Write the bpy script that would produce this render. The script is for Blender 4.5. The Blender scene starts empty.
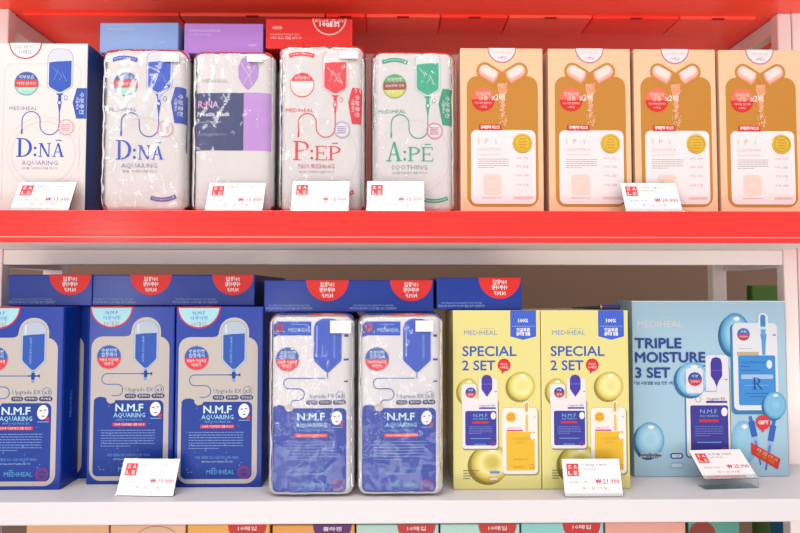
import bpy, bmesh, math, random
from mathutils import Vector, Matrix, Euler, noise
C = bpy.context.scene.collection
SC = bpy.context.scene
random.seed(4)

# ------------------------------------------------------------------ camera
EYE = 1.30
FPX = 600.0
cam_d = bpy.data.cameras.new('camera'); cam = bpy.data.objects.new('camera', cam_d); C.objects.link(cam)
cam_d.sensor_width = 36; cam_d.lens = FPX/800*36; cam_d.clip_start = .01
cam.location = (0, 0, EYE)
cam.rotation_euler = Euler((math.radians(90+2.29), 0, math.radians(-.76)), 'XYZ')
SC.camera = cam
ROT = cam.rotation_euler.to_matrix()

# ------------------------------------------------------------------ light
w = bpy.data.worlds.new('shop ambience'); SC.world = w; w.use_nodes = True
w.node_tree.nodes['Background'].inputs[0].default_value = (1.0, .97, .965, 1)
w.node_tree.nodes['Background'].inputs[1].default_value = .92
def area(name, loc, rot, sx, sy, power, col=(1, .97, .95)):
    l = bpy.data.lights.new(name, 'AREA'); l.shape = 'RECTANGLE'; l.size = sx; l.size_y = sy
    l.energy = power; l.color = col
    o = bpy.data.objects.new(name, l); C.objects.link(o); o.location = loc
    o.rotation_euler = rot
    return o
R_ = math.radians
area('shop_ceiling_lamp', (-.5, -.35, 2.75), (R_(14), 0, 0), 1.6, .35, 15)
area('shop_ceiling_lamp', (.9, -.9, 2.75), (R_(22), 0, 0), 1.2, .3, 10)
area('shop_ceiling_lamp', (-1.98, -1.55, 2.75), (R_(20), 0, 0), 1.24, .8, 22)
area('added_low_light', (-1.64, -2.2, .95), (R_(90), 0, R_(-25)), .22, 1.5, 9)  # unseen upright light put in for the streaks on the blue cartons
area('added_low_light', (-.62, -2.25, .75), (R_(92), 0, R_(-8)), .16, 1.1, 5)  # unseen upright light put in for the streak on the wrapped bundles
area('added_low_light', (.2, -1.2, .2), (R_(135), 0, 0), 2.6, .5, 14)  # added light, aimed up from below to brighten the red shelf underside
SC.view_settings.view_transform = 'Standard'; SC.view_settings.look = 'None'
SC.view_settings.gamma = 1; SC.view_settings.use_curve_mapping = False
SC.view_settings.exposure = .38

# ------------------------------------------------------------------ helpers
def P(px, py, d):
    v = ROT @ Vector(((px-400)/FPX, (266.5-py)/FPX, -1))
    return Vector((v.x/v.y*d, d, EYE+v.z/v.y*d))
def lin(c):
    c /= 255
    return c/12.92 if c <= .04045 else ((c+.055)/1.055)**2.4
_m = {}
INKS = .58      # overall reflectance of inks and paper
def M(h, rough=.42, coat=0., metal=0.):
    """plain printed or painted colour (hex, sRGB)"""
    k = (h, rough, coat, metal)
    if k in _m: return _m[k]
    m = bpy.data.materials.new('colour '+h); m.use_nodes = True
    b = m.node_tree.nodes['Principled BSDF']
    r, g, bl = (int(h[i:i+2], 16) for i in (0, 2, 4))
    b.inputs['Base Color'].default_value = (lin(r)*INKS, lin(g)*INKS, lin(bl)*INKS, 1)
    b.inputs['Roughness'].default_value = rough
    b.inputs['Metallic'].default_value = metal
    b.inputs['Coat Weight'].default_value = coat
    b.inputs['Specular IOR Level'].default_value = .22
    b.inputs['Coat Roughness'].default_value = .16
    _m[k] = m
    return m
def paint(name, h, rough=.35, var=.05, scale=14, coat=0.):
    """painted surface with a faint procedural unevenness"""
    m = M(h, rough, coat).copy(); m.name = name
    nt = m.node_tree; b = nt.nodes['Principled BSDF']
    n = nt.nodes.new('ShaderNodeTexNoise'); n.inputs['Scale'].default_value = scale; n.inputs['Detail'].default_value = 4
    tc = nt.nodes.new('ShaderNodeTexCoord'); nt.links.new(tc.outputs['Object'], n.inputs['Vector'])
    mx = nt.nodes.new('ShaderNodeMix'); mx.data_type = 'RGBA'
    c = [min(1, x/INKS*.97) for x in b.inputs['Base Color'].default_value[:3]]
    mx.inputs[6].default_value = tuple(x*(1-var) for x in c[:3])+(1,)
    mx.inputs[7].default_value = tuple(min(1, x*(1+var)) for x in c[:3])+(1,)
    nt.links.new(n.outputs['Fac'], mx.inputs[0]); nt.links.new(mx.outputs[2], b.inputs['Base Color'])
    bp = nt.nodes.new('ShaderNodeBump'); bp.inputs['Strength'].default_value = .03
    nt.links.new(n.outputs['Fac'], bp.inputs['Height']); nt.links.new(bp.outputs[0], b.inputs['Normal'])
    return m
def clear_film(name, fac, rough, bump=0., tint=(1, 1, 1), milk=0.):
    m = bpy.data.materials.new(name); m.use_nodes = True; nt = m.node_tree
    nt.nodes.remove(nt.nodes['Principled BSDF'])
    out = nt.nodes['Material Output']
    tr = nt.nodes.new('ShaderNodeBsdfTransparent'); tr.inputs[0].default_value = (*tint, 1)
    gl = nt.nodes.new('ShaderNodeBsdfGlossy'); gl.inputs['Roughness'].default_value = rough
    mx = nt.nodes.new('ShaderNodeMixShader')
    fr = nt.nodes.new('ShaderNodeFresnel'); fr.inputs[0].default_value = 1.45
    mm = nt.nodes.new('ShaderNodeMath'); mm.operation = 'MULTIPLY'; mm.inputs[1].default_value = fac
    nt.links.new(fr.outputs[0], mm.inputs[0]); nt.links.new(mm.outputs[0], mx.inputs[0])
    nt.links.new(tr.outputs[0], mx.inputs[1]); nt.links.new(gl.outputs[0], mx.inputs[2])
    last = mx
    if milk:
        df = nt.nodes.new('ShaderNodeBsdfDiffuse'); df.inputs[0].default_value = (.86, .84, .85, 1)
        m2 = nt.nodes.new('ShaderNodeMixShader'); m2.inputs[0].default_value = milk
        nt.links.new(mx.outputs[0], m2.inputs[1]); nt.links.new(df.outputs[0], m2.inputs[2]); last = m2
    nt.links.new(last.outputs[0], out.inputs[0])
    if bump:
        n = nt.nodes.new('ShaderNodeTexNoise'); n.inputs['Scale'].default_value = 30; n.inputs['Detail'].default_value = 3
        n.inputs['Distortion'].default_value = 1.2
        tc = nt.nodes.new('ShaderNodeTexCoord'); nt.links.new(tc.outputs['Object'], n.inputs['Vector'])
        bp = nt.nodes.new('ShaderNodeBump'); bp.inputs['Strength'].default_value = bump; bp.inputs['Distance'].default_value = .004
        nt.links.new(n.outputs['Fac'], bp.inputs['Height']); nt.links.new(bp.outputs[0], gl.inputs['Normal'])
        nt.links.new(bp.outputs[0], fr.inputs['Normal'])
    return m
FILM = clear_film('clear wrapping film', 1.0, .09, .09, (1, 1, 1), .012)
ACRYL = clear_film('clear acrylic', .6, .03, 0, (.97, .98, .98))

class MB:
    def __init__(s): s.v = []; s.f = []; s.mi = []; s.m = []; s.sm = []
    def mat(s, m):
        if m not in s.m: s.m.append(m)
        return s.m.index(m)
    def poly(s, pts, m, smooth=False):
        b = len(s.v); s.v += [tuple(p) for p in pts]; s.f.append(tuple(range(b, b+len(pts)))); s.mi.append(s.mat(m)); s.sm.append(smooth)
    def mesh(s, vs, fs, m, smooth=False):
        b = len(s.v); s.v += [tuple(p) for p in vs]; i = s.mat(m)
        for f in fs: s.f.append(tuple(b+k for k in f)); s.mi.append(i); s.sm.append(smooth)
    def box(s, x0, x1, y0, y1, z0, z1, m, bev=0.):
        bm = bmesh.new(); bmesh.ops.create_cube(bm, size=1)
        for v in bm.verts: v.co = Vector(((x0+x1)/2+v.co.x*(x1-x0), (y0+y1)/2+v.co.y*(y1-y0), (z0+z1)/2+v.co.z*(z1-z0)))
        if bev: bmesh.ops.bevel(bm, geom=bm.edges[:]+bm.verts[:], offset=bev, segments=2, affect='EDGES', profile=.5)
        bm.verts.index_update()
        s.mesh([v.co[:] for v in bm.verts], [[v.index for v in f.verts] for f in bm.faces], m); bm.free()
    def build(s, name, parent=None, loc=None, rot=None):
        me = bpy.data.meshes.new(name); me.from_pydata(s.v, [], s.f)
        for m in s.m: me.materials.append(m)
        me.polygons.foreach_set('material_index', s.mi); me.polygons.foreach_set('use_smooth', s.sm)
        me.update()
        o = bpy.data.objects.new(name, me); C.objects.link(o)
        if parent: o.parent = parent
        if loc is not None: o.location = loc
        if rot is not None: o.rotation_euler = rot
        return o
def tag(o, label=None, cat=None, group=None, kind=None):
    if label: o['label'] = label
    if cat: o['category'] = cat
    if group: o['group'] = group
    if kind: o['kind'] = kind
    return o
def empty(name, loc, rot=(0, 0, 0)):
    o = bpy.data.objects.new(name, None); o.empty_display_size = .02; C.objects.link(o); o.location = loc; o.rotation_euler = rot
    return o
def dup(root, loc, rot=(0, 0, 0), label=None, group=None):
    r = root.copy(); C.objects.link(r); r.location = loc; r.rotation_euler = rot
    if label: r['label'] = label
    if group: r['group'] = group
    for ch in list(root.children):
        c = ch.copy(); C.objects.link(c); c.parent = r
        for g in list(ch.children):
            q = g.copy(); C.objects.link(q); q.parent = c
    return r

# ------------------------------------------------------------------ lettering
_t = {}
def glyphs(s, res):
    k = (s, res)
    if k in _t: return _t[k]
    cu = bpy.data.curves.new('lettering', 'FONT'); cu.body = s; cu.size = 1; cu.resolution_u = res
    o = bpy.data.objects.new('lettering', cu); C.objects.link(o)
    dg = bpy.context.evaluated_depsgraph_get()
    me = bpy.data.meshes.new_from_object(o.evaluated_get(dg))
    vs = [(v.co.x, v.co.y) for v in me.vertices]; fs = [tuple(p.vertices) for p in me.polygons]
    bpy.data.objects.remove(o); bpy.data.curves.remove(cu); bpy.data.meshes.remove(me)
    if not vs: vs = [(0, 0)]
    _t[k] = (vs, fs)
    return _t[k]
CAP = max(v[1] for v in glyphs('H', 3)[0])

# ------------------------------------------------------------------ print artwork on package faces; units: one px of the photo, y down
class Art:
    def __init__(s): s.e = []        # (mat, verts, faces, level, cut)
    def poly(s, pts, m, L=1): s.e.append((m, pts, [tuple(range(len(pts)))], L, True))
    def rect(s, x0, y0, x1, y1, m, L=1): s.poly([(x0, y0), (x1, y0), (x1, y1), (x0, y1)], m, L)
    def rr(s, x0, y0, x1, y1, r, m, L=1, n=6):
        s.poly(rrpts(x0, y0, x1, y1, r, n), m, L)
    def ell(s, cx, cy, rx, ry, m, L=1, n=28, a0=0, a1=360, rot=0):
        pts = []
        k = n if a1-a0 >= 360 else n+1
        for i in range(k):
            a = math.radians(a0+(a1-a0)*i/n); x, y = rx*math.cos(a), ry*math.sin(a)
            c, q = math.cos(rot), math.sin(rot)
            pts.append((cx+x*c-y*q, cy+x*q+y*c))
        s.poly(pts, m, L)
    def circ(s, cx, cy, r, m, L=1, n=28): s.ell(cx, cy, r, r, m, L, n)
    def ring(s, cx, cy, r, t, m, L=1, n=30, ry=None):
        ry = ry or r
        vs = []; fs = []
        for i in range(n):
            a = 2*math.pi*i/n; c, q = math.cos(a), math.sin(a)
            vs += [(cx+r*c, cy+ry*q), (cx+(r-t)*c, cy+(ry-t)*q)]
        for i in range(n):
            j = (i+1) % n; fs.append((2*i, 2*j, 2*j+1, 2*i+1))
        s.e.append((m, vs, fs, L, False))
    def stroke(s, pts, wd, m, L=1):
        vs = []; fs = []
        n = len(pts)
        for i, p in enumerate(pts):
            a = Vector(pts[max(i-1, 0)]); b = Vector(pts[min(i+1, n-1)]); d = (b-a).normalized()
            nx, ny = -d.y*wd/2, d.x*wd/2
            vs += [(p[0]+nx, p[1]+ny), (p[0]-nx, p[1]-ny)]
        for i in range(n-1): fs.append((2*i, 2*i+2, 2*i+3, 2*i+1))
        s.e.append((m, vs, fs, L, False))
    def text(s, t, x, y, h, m, L=2, wd=None, al='c', rot=0, bold=0.):
        """y is the centre of the capitals; wd forces the width"""
        vs, fs = glyphs(t, 3 if h > 5 else 1)
        k = h/CAP; xs = [v[0] for v in vs]; x0, x1 = min(xs), max(xs); tw = max((x1-x0)*k, 1e-6)
        kx = k*(wd/tw) if wd else k
        off = {'l': 0, 'c': -.5, 'r': -1}[al]*(x1-x0)*kx
        c, q = math.cos(math.radians(rot)), math.sin(math.radians(rot))
        shifts = [(0, 0)] if not bold else [(-bold/2, 0), (bold/2, 0), (0, bold/2), (0, -bold/2)]
        for sx, sy in shifts:
            out = []
            for v in vs:
                a = (v[0]-x0)*kx+off+sx; b = -(v[1]*k-h/2)+sy
                out.append((x+a*c-b*q, y+a*q+b*c))
            s.e.append((m, out, fs, L, h > 7))
    def lines(s, x0, x1, y0, y1, n, m, L=2, h=.8):
        for i in range(n):
            y = y0+(y1-y0)*i/max(1, n-1); x = x0
            e = x1 if i < n-1 else x0+(x1-x0)*.55
            while x < e-1:
                l = random.uniform(1.4, 4.2); s.rect(x, y-h/2, min(x+l, e), y+h/2, m, L); x += l+.6
    def to_flat(s, mb, f, eps=6e-5):
        cnt = {}
        for m, vs, fs, L, cut in s.e:
            k = cnt[L] = cnt.get(L, -1)+1
            mb.mesh([f(x, y, L*eps+(k % 24)*2.4e-6) for x, y in vs], fs, m)
    def to_warp(s, mb, f, step=2.2, eps=1.6e-4):
        cnt = {}
        for m, vs, fs, L, cut in s.e:
            k = cnt[L] = cnt.get(L, -1)+1
            if cut: vs, fs = cutup(vs, fs, step)
            mb.mesh([f(x, y, L*eps+(k % 24)*5e-6) for x, y in vs], fs, m, True)
def rrpts(x0, y0, x1, y1, r, n=6):
    pts = []
    for cx, cy, a0 in ((x1-r, y0+r, -90), (x1-r, y1-r, 0), (x0+r, y1-r, 90), (x0+r, y0+r, 180)):
        for i in range(n+1):
            a = math.radians(a0+90*i/n); pts.append((cx+r*math.cos(a), cy+r*math.sin(a)))
    return pts
def cutup(vs, fs, step):
    bm = bmesh.new(); bv = [bm.verts.new((x, y, 0)) for x, y in vs]
    for f in fs:
        try: bm.faces.new([bv[i] for i in f])
        except ValueError: pass
    bmesh.ops.triangulate(bm, faces=bm.faces[:])
    for ax in (0, 1):
        lo = min(v[ax] for v in vs); hi = max(v[ax] for v in vs)
        k = math.floor(lo/step)+1
        while k*step < hi:
            co = [0, 0, 0]; co[ax] = k*step; no = [0, 0, 0]; no[ax] = 1
            bmesh.ops.bisect_plane(bm, geom=bm.verts[:]+bm.edges[:]+bm.faces[:], plane_co=co, plane_no=no, dist=1e-5)
            k += 1
    bm.verts.index_update()
    r = [(v.co.x, v.co.y) for v in bm.verts], [tuple(v.index for v in f.verts) for f in bm.faces]
    bm.free(); return r

# colours
WHITE = M('f3eff0'); PAPER = M('e6dcd9'); GREY = M('c6bcb5')
NAVY = M('153a98'); BLUE = M('2450c0'); RED = M('e0262c'); CYAN = M('a9dbe6'); PALEB = M('8fb4e6'); INK = M('7a76a8'); DARK = M('2d3566')
PINK = M('f09aa0'); GR = M('9a9596')

def carton(name, W, H, D, s, base, front=None, top=None, right=None, left=None, topc=None, sidec=None, bev=.0012, coat=.0, ys=1.):
    """a folded carton: one mesh with its printing; W,H,D in metres, art scale s metres per px; origin at the base centre"""
    mb = MB(); hw, hd = W/2, D/2
    mb.box(-hw, hw, -hd, hd, 0, H, base, bev)
    e = bev*.5
    if sidec:
        for sx in (-1, 1):
            X = sx*(hw+2e-5); mb.poly([(X, -hd+e, e), (X, hd-e, e), (X, hd-e, H-e), (X, -hd+e, H-e)], sidec)
    if topc: mb.poly([(-hw+e, -hd+e, H+2e-5), (hw-e, -hd+e, H+2e-5), (hw-e, hd-e, H+2e-5), (-hw+e, hd-e, H+2e-5)], topc)
    if front: front.to_flat(mb, lambda x, y, z: (x*s-hw, -hd-z, H-y*s*ys))
    if top: top.to_flat(mb, lambda x, y, z: (x*s-hw, -hd+y*s, H+z))
    if right: right.to_flat(mb, lambda x, y, z: (hw+z, -hd+x*s, H-y*s))
    if left: left.to_flat(mb, lambda x, y, z: (-hw-z, hd-x*s, H-y*s))
    return mb

def pouch_surface(W, H, T, r, seed, amp, e=9.):
    def f(x, y, z):
        qx = abs(x-W/2)-(W/2-r); qy = abs(y-H/2)-(H/2-r)
        sd = -(math.hypot(max(qx, 0), max(qy, 0))+min(max(qx, qy), 0)-r)
        t = max(0, min(sd/e, 1)); g = (1-(1-t)**2.4)**(1/2.4)
        pil = 1-.10*((x/W-.5)**2+(y/H-.5)**2)*4
        n1 = noise.noise((x*.05+seed, y*.035, seed*.7)); n2 = noise.noise((x*.16-y*.05, y*.10+x*.06+seed, 3.1*seed))
        edge = 1.6 if (y < 22 or y > H-20) else 1
        return T/2*g*pil+amp*g*(n1*.9+n2*.45*edge), g
    return f
def pouch(name_root, W, H, T, s, base, art, loc, seed=1., rot=(0, 0, 0), wrap=True, r=9., wx=3.2, ya=1.):
    """soft printed sachet bundle in clear wrapping; W,H in px units, T in m; returns an Empty with its parts"""
    root = empty(name_root, loc, rot)
    fs = pouch_surface(W, H, T, r, seed, .0011)
    mb = MB()
    def fr(x, y, z): return ((x-W/2)*s, -fs(x, y, 0)[0]-z, (H-y)*s)
    vs, fc = cutup(rrpts(0, 0, W, H, r), [tuple(range(28))], 2.2)
    mb.mesh([fr(x, y, 0) for x, y in vs], fc, base, True)
    mb.mesh([((x-W/2)*s, fs(x, y, 0)[0], (H-y)*s) for x, y in vs], [f[::-1] for f in fc], base, True)
    art.to_warp(mb, lambda x, y, z: fr(x, y*ya, z))
    mb.build('sachet', root)
    if wrap:
        W2, H2 = W+2*wx, H+1.2
        f2 = pouch_surface(W2, H2, T+.003, r+2, seed, .0011, 7.)
        mw = MB()
        def crinkle(x, y):
            a = noise.noise((x*.05+y*.02+seed*5, y*.016-x*.02, 7.7)); b = noise.noise((x*.11-y*.05, y*.06+seed*3, 1.3))
            return .0052*max(0, .24-abs(a))+.004*max(0, .17-abs(b))
        vs, fc = cutup(rrpts(0, 0, W2, H2, r+2), [tuple(range(28))], 2.0)
        def w1(x, y, sg):
            t, g = f2(x, y, 0)
            return ((x-W2/2)*s, sg*(t+crinkle(x, y)*g), (H2-y)*s)
        mw.mesh([w1(x, y, -1) for x, y in vs], fc, FILM, True)
        mw.mesh([w1(x, y, 1) for x, y in vs], fc, FILM, True)
        mw.build('plastic_wrap', root)
    return root, fr
def sticker(root, fr, x0, y0, x1, y1, m=WHITE, name='price_sticker', z=.0026):
    mb = MB(); c = Vector(fr((x0+x1)/2, (y0+y1)/2, 0)); a, b = fr(x0, y0, 0), fr(x1, y1, 0)
    y = min(c.y, a[1], b[1])-z
    mb.box(a[0], b[0], y-.0004, y, b[2], a[2], m)
    mb.build(name, root)

# ------------------------------------------------------------------ levels (relative to the eye)
ZL = EYE-.2243; ZR = EYE+.0868; ZT = EYE+.370; ZB = EYE-.2665-.20
SF = .655          # front edge of the shelf boards
XL = P(-130, 250, SF).x; XR = P(915, 250, SF).x
DP = .78; DR = .925
XPL, XPR = P(5, 150, DP).x, P(781, 150, DP).x

# ------------------------------------------------------------------ setting
tile = paint('pale floor', 'cfc8c2', .4, .05, 3)
mb = MB(); mb.box(-3, 3, -3.2, 2.2, -.05, 0, tile); tag(mb.build('floor'), kind='structure')
wallm = paint('brown back wall', '654d3f', .7, .12, 2.2)
mb = MB(); mb.box(-3, 3, 1.6, 1.7, 0, 2.9, wallm); tag(mb.build('wall_back'), kind='structure')
mb = MB(); xx = P(45, 280, 1.6).x
for a, b_, h in ((-2.2, P(-30, 280, 1.6).x, '8a7c70'),):
    mb.box(a, b_, 1.585, 1.6, 0, 2.9, M(h, .6))
tag(mb.build('trim_1'), kind='structure')

# ------------------------------------------------------------------ the rack
redm = paint('glossy red shelf board', 'f0201a', .28, .03, 9, .3)
redin = paint('red underside', 'ff4a34', .35, .03, 6, .3)
whm = paint('white painted steel', 'e2d4d0', .4, .03, 12)
shm = paint('white shelf board', 'b9b4b6', .38, .02, 10)
backm = paint('white backboard with red bounce', 'f6d2cb', .5, .03, 5)  # red bounce light is put into the colour of this white panel
rack = tag(empty('display_rack', (0, .8, 0)), 'white steel shop rack with red and white shelves holding the face mask boxes', 'shelf rack')
def rp(mbx, name, par=rack):
    o = mbx.build(name); o.parent = par
    if par is rack: o.location = (0, -.8, 0)
    return o
# red shelf
mb = MB(); mb.box(XL, XR, SF+.002, DR, ZR-.031, ZR, redm, .001)
o = tag(rp(mb, 'shelf_board'), 'red middle shelf board')
mb = MB(); mb.box(XL, XR, SF, SF+.0018, ZR-.0275, ZR+.0006, redm, .0006); rp(mb, 'front_lip', o)
mb = MB(); mb.box(XL, XR, SF+.0005, SF+.004, ZR-.0345, ZR-.0290, redm, .0006); rp(mb, 'lower_lip', o)
mb = MB(); mb.box(XL, XR, SF, SF+.0012, ZR-.0290, ZR-.0280, M('ffb0a4'), 0); rp(mb, 'edge_trim', o)
mb = MB(); mb.box(XPL+.001, XPR-.001, SF+.006, DR-.002, ZR-.0335, ZR-.0312, whm); rp(mb, 'added_bottom_plate', o)  # unseen white plate, added to brighten the lower bay and avoid red reflections
# white shelf
mb = MB(); mb.box(XL, XR, SF-.005, DR, ZL-.0245, ZL, shm, .0015)
tag(rp(mb, 'shelf_board'), 'white lower shelf board')
# top red shelf
mb = MB(); mb.box(XL, XR, SF-.02, DR, ZT, ZT+.03, redin, .001)
o = tag(rp(mb, 'shelf_board'), 'red top shelf board seen from below')
seams = [P(x, 15, .80).x for x in (27, 182, 326, 366, 440, 507, 590, 676, 752)]
for i in range(len(seams)-1):
    mb = MB(); a, b_ = seams[i]+.001, seams[i+1]-.001
    mb.box(a, b_, .79, .842, ZT-.004, ZT+.001, paint('red stiffener plate', 'ff5a46' if i % 2 else 'ff4030', .35, .02, 6), .001)
    if i >= 1:
        c = (a+b_)/2; mb.box(c-.008, c+.008, .788, .792, ZT-.0046, ZT-.0036, M('c81a16'))
    rp(mb, 'stiffener_plate', o)
# bottom shelf
mb = MB(); mb.box(XL, XR, SF-.005, DR, ZB-.03, ZB, shm, .0015)
tag(rp(mb, 'shelf_board'), 'white bottom shelf board')
# posts
def post(x0, x1, y0, y1):
    mb = MB(); mb.box(x0, x1, y0, y1, 0, ZT+.0, whm, .0015); return rp(mb, 'post')
post(XPL-.03, XPL, DP, DP+.016); post(XPR, XPR+.018, DP, DP+.016)
RXL, RXR = P(62, 280, DR).x, P(713, 280, DR).x
post(RXL-.03, RXL, DR+.001, DR+.017); post(RXR, RXR+.022, DR+.001, DR+.017)
for z1 in (ZT-.0005, ZR-.0345, ZL-.029, ZB-.032):
    for x0, x1 in ((XPL-.028, XPL-.002), (XPR+.002, XPR+.016)):
        mb = MB(); mb.box(x0, x1, DP+.016, DR, z1-.022, z1, whm, .001); rp(mb, 'side_rail')
for z1 in (ZR-.0337, ZB-.031):
    mb = MB(); mb.box(XPL, XPR, DP+.002, DP+.016, z1-.0195, z1, whm, .001); rp(mb, 'cross_beam')
mb = MB(); mb.box(RXL, RXR, DR+.002, DR+.010, ZR, ZT-.0, backm); rp(mb, 'back_panel')
# the neighbouring rack's post on the right
mb = MB(); mb.box(XPR+.0195, XPR+.07, DP+.0, DP+.016, 0, ZT+.02, whm, .0015)
tag(mb.build('rack_post'), 'white upright of the next rack at the right edge', 'rack post')
# things seen through the open back
mb = MB(); a = P(752, 290, 1.15); b_ = P(790, 290, 1.15)
mb.box(a.x, b_.x, 1.15, 1.17, 0, EYE+.010, M('3f6414', .5), .003); mb.box(a.x, b_.x, 1.145, 1.175, EYE-.1, EYE-.09, M('3c5f1c', .5), .002)
tag(mb.build('display_board'), 'green board standing behind the rack at right', 'board')
mb = MB(); a = P(753, 528, 1.15); b_ = P(773, 528, 1.15)
mb.box(a.x, b_.x, 1.06, 1.10, 0, EYE-.33, M('1c6d92', .4), .004); mb.box(a.x-.003, b_.x+.003, 1.055, 1.105, EYE-.345, EYE-.33, M('1c6d92', .4), .002)
tag(mb.build('display_stand'), 'deep blue stand behind the bottom shelf at right', 'stand')

# ------------------------------------------------------------------ artwork: the infusion bottle family
def bottle(a, x0, x1, y0, yl, ys, yn, liq, glass, line, L=3):
    c = (x0+x1)/2; r = (x1-x0)*.42
    def shape(i, top, rr_):
        X0, X1 = x0+i, x1-i; pts = []
        for k in range(9):
            t = math.pi+math.pi/2*k/8; pts.append((X0+rr_+rr_*math.cos(t), top+rr_+rr_*math.sin(t)))
        for k in range(9):
            t = -math.pi/2+math.pi/2*k/8; pts.append((X1-rr_+rr_*math.cos(t), top+rr_+rr_*math.sin(t)))
        pts += [(X1, ys), (X1-.6, ys+2), (c+1.6, yn-i), (c-1.6, yn-i), (X0+.6, ys+2), (X0, ys)]
        return pts
    a.poly(shape(-1, y0-1, r), line, L); a.poly(shape(-.4, y0-.4, r), glass, L+1)
    X0, X1 = x0+.8, x1-.8
    a.poly([(X0, yl+1.2), (c-2, yl), (c+2, yl), (X1, yl-.6), (X1, ys), (X1-1.2, ys+2), (c+1.5, yn-1), (c-1.5, yn-1), (X0+1.2, ys+2), (X0, ys)], liq, L+2)
def arc(cx, cy, r, a0, a1, n=8):
    return [(cx+r*math.cos(math.radians(a0+(a1-a0)*i/n)), cy+r*math.sin(math.radians(a0+(a1-a0)*i/n))) for i in range(n+1)]
def badge(a, cx, cy, r, cols, texts, L=3, tm=WHITE, edge=None, line=None):
    if edge: a.circ(cx, cy, r+.7, edge, L)
    n = len(cols)
    for i, c in enumerate(cols):      # horizontal bands of a disc
        y0 = -1+2*i/n; y1 = -1+2*(i+1)/n; pts = []
        for k in range(9):
            y = y0+(y1-y0)*k/8; pts.append((cx+r*math.sqrt(max(0, 1-y*y)), cy+r*y))
        for k in range(9):
            y = y1-(y1-y0)*k/8; pts.append((cx-r*math.sqrt(max(0, 1-y*y)), cy+r*y))
        a.poly(pts, c, L+1)
    for t, dy, h, wd in texts: a.text(t, cx, cy+dy, h, tm, L+2, wd)
def half_disc(a, cx, r, fill, edge, L=3, cy=0.):
    a.ell(cx, cy, r, r, edge, L, 24, 0, 180); a.ell(cx, cy, r-1.3, r-1.3, fill, L+1, 24, 0, 180)
# --- serif capitals
def serif(a, ch, x, y, w_, h, m, L=3):
    """y = top of the letter"""
    st = h*.13; th = h*.05; sf = h*.05; b = y+h
    def q(*p): a.poly(list(p), m, L)
    def foot(cx, yy, wd): a.rect(cx-wd/2, yy, cx+wd/2, yy+sf, m, L)
    def bowl(x0, y0, y1, x1):
        n = 14; cy = (y0+y1)/2; ro = (y1-y0)/2; vs = []; fs = []
        for i in range(n+1):
            t = -math.pi/2+math.pi*i/n
            vs.append((x0+(x1-x0)*max(0, math.cos(t))**.8, cy+ro*math.sin(t)))
            vs.append((x0+(x1-x0-st*1.15)*max(0, math.cos(t))**.8, cy+(ro-th)*math.sin(t)))
        for i in range(n): fs.append((2*i, 2*i+2, 2*i+3, 2*i+1))
        a.e.append((m, vs, fs, L, False))
    if ch == 'D':
        a.rect(x+st*.8, y, x+st*1.9, b, m, L); foot(x+st*1.3, y, st*2.6); foot(x+st*1.3, b-sf, st*2.6); bowl(x+st*1.6, y, b, x+w_)
    if ch == 'P':
        a.rect(x+st*.8, y, x+st*1.9, b, m, L); foot(x+st*1.3, y, st*2.6); foot(x+st*1.3, b-sf, st*3); bowl(x+st*1.6, y, y+h*.55, x+w_)
    if ch == 'E':
        a.rect(x+st*.7, y, x+st*1.7, b, m, L); a.rect(x, y, x+w_*.92, y+sf, m, L); a.rect(x, b-sf, x+w_, b, m, L)
        a.rect(x+st, y+h*.47, x+w_*.72, y+h*.52, m, L)
        a.rect(x+w_*.88, y, x+w_*.94, y+h*.22, m, L); a.rect(x+w_*.94, b-h*.25, x+w_, b, m, L); a.rect(x+w_*.68, y+h*.38, x+w_*.74, y+h*.62, m, L)
    if ch == 'N':
        a.rect(x+w_*.14, y, x+w_*.14+th*1.3, b, m, L); a.rect(x+w_*.84, y, x+w_*.84+th*1.3, b, m, L)
        q((x+w_*.08, y), (x+w_*.30, y), (x+w_*.9, b), (x+w_*.76, b)); foot(x+w_*.16, y, w_*.32); foot(x+w_*.17, b-sf, w_*.32); foot(x+w_*.87, y, w_*.3)
    if ch == 'A':
        q((x+w_*.46, y), (x+w_*.54, y), (x+w_*.2, b), (x+w_*.12, b)); q((x+w_*.44, y), (x+w_*.58, y), (x+w_*.94, b), (x+w_*.74, b))
        a.rect(x+w_*.26, y+h*.62, x+w_*.76, y+h*.62+th, m, L); foot(x+w_*.16, b-sf, w_*.34); foot(x+w_*.84, b-sf, w_*.36)
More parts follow.
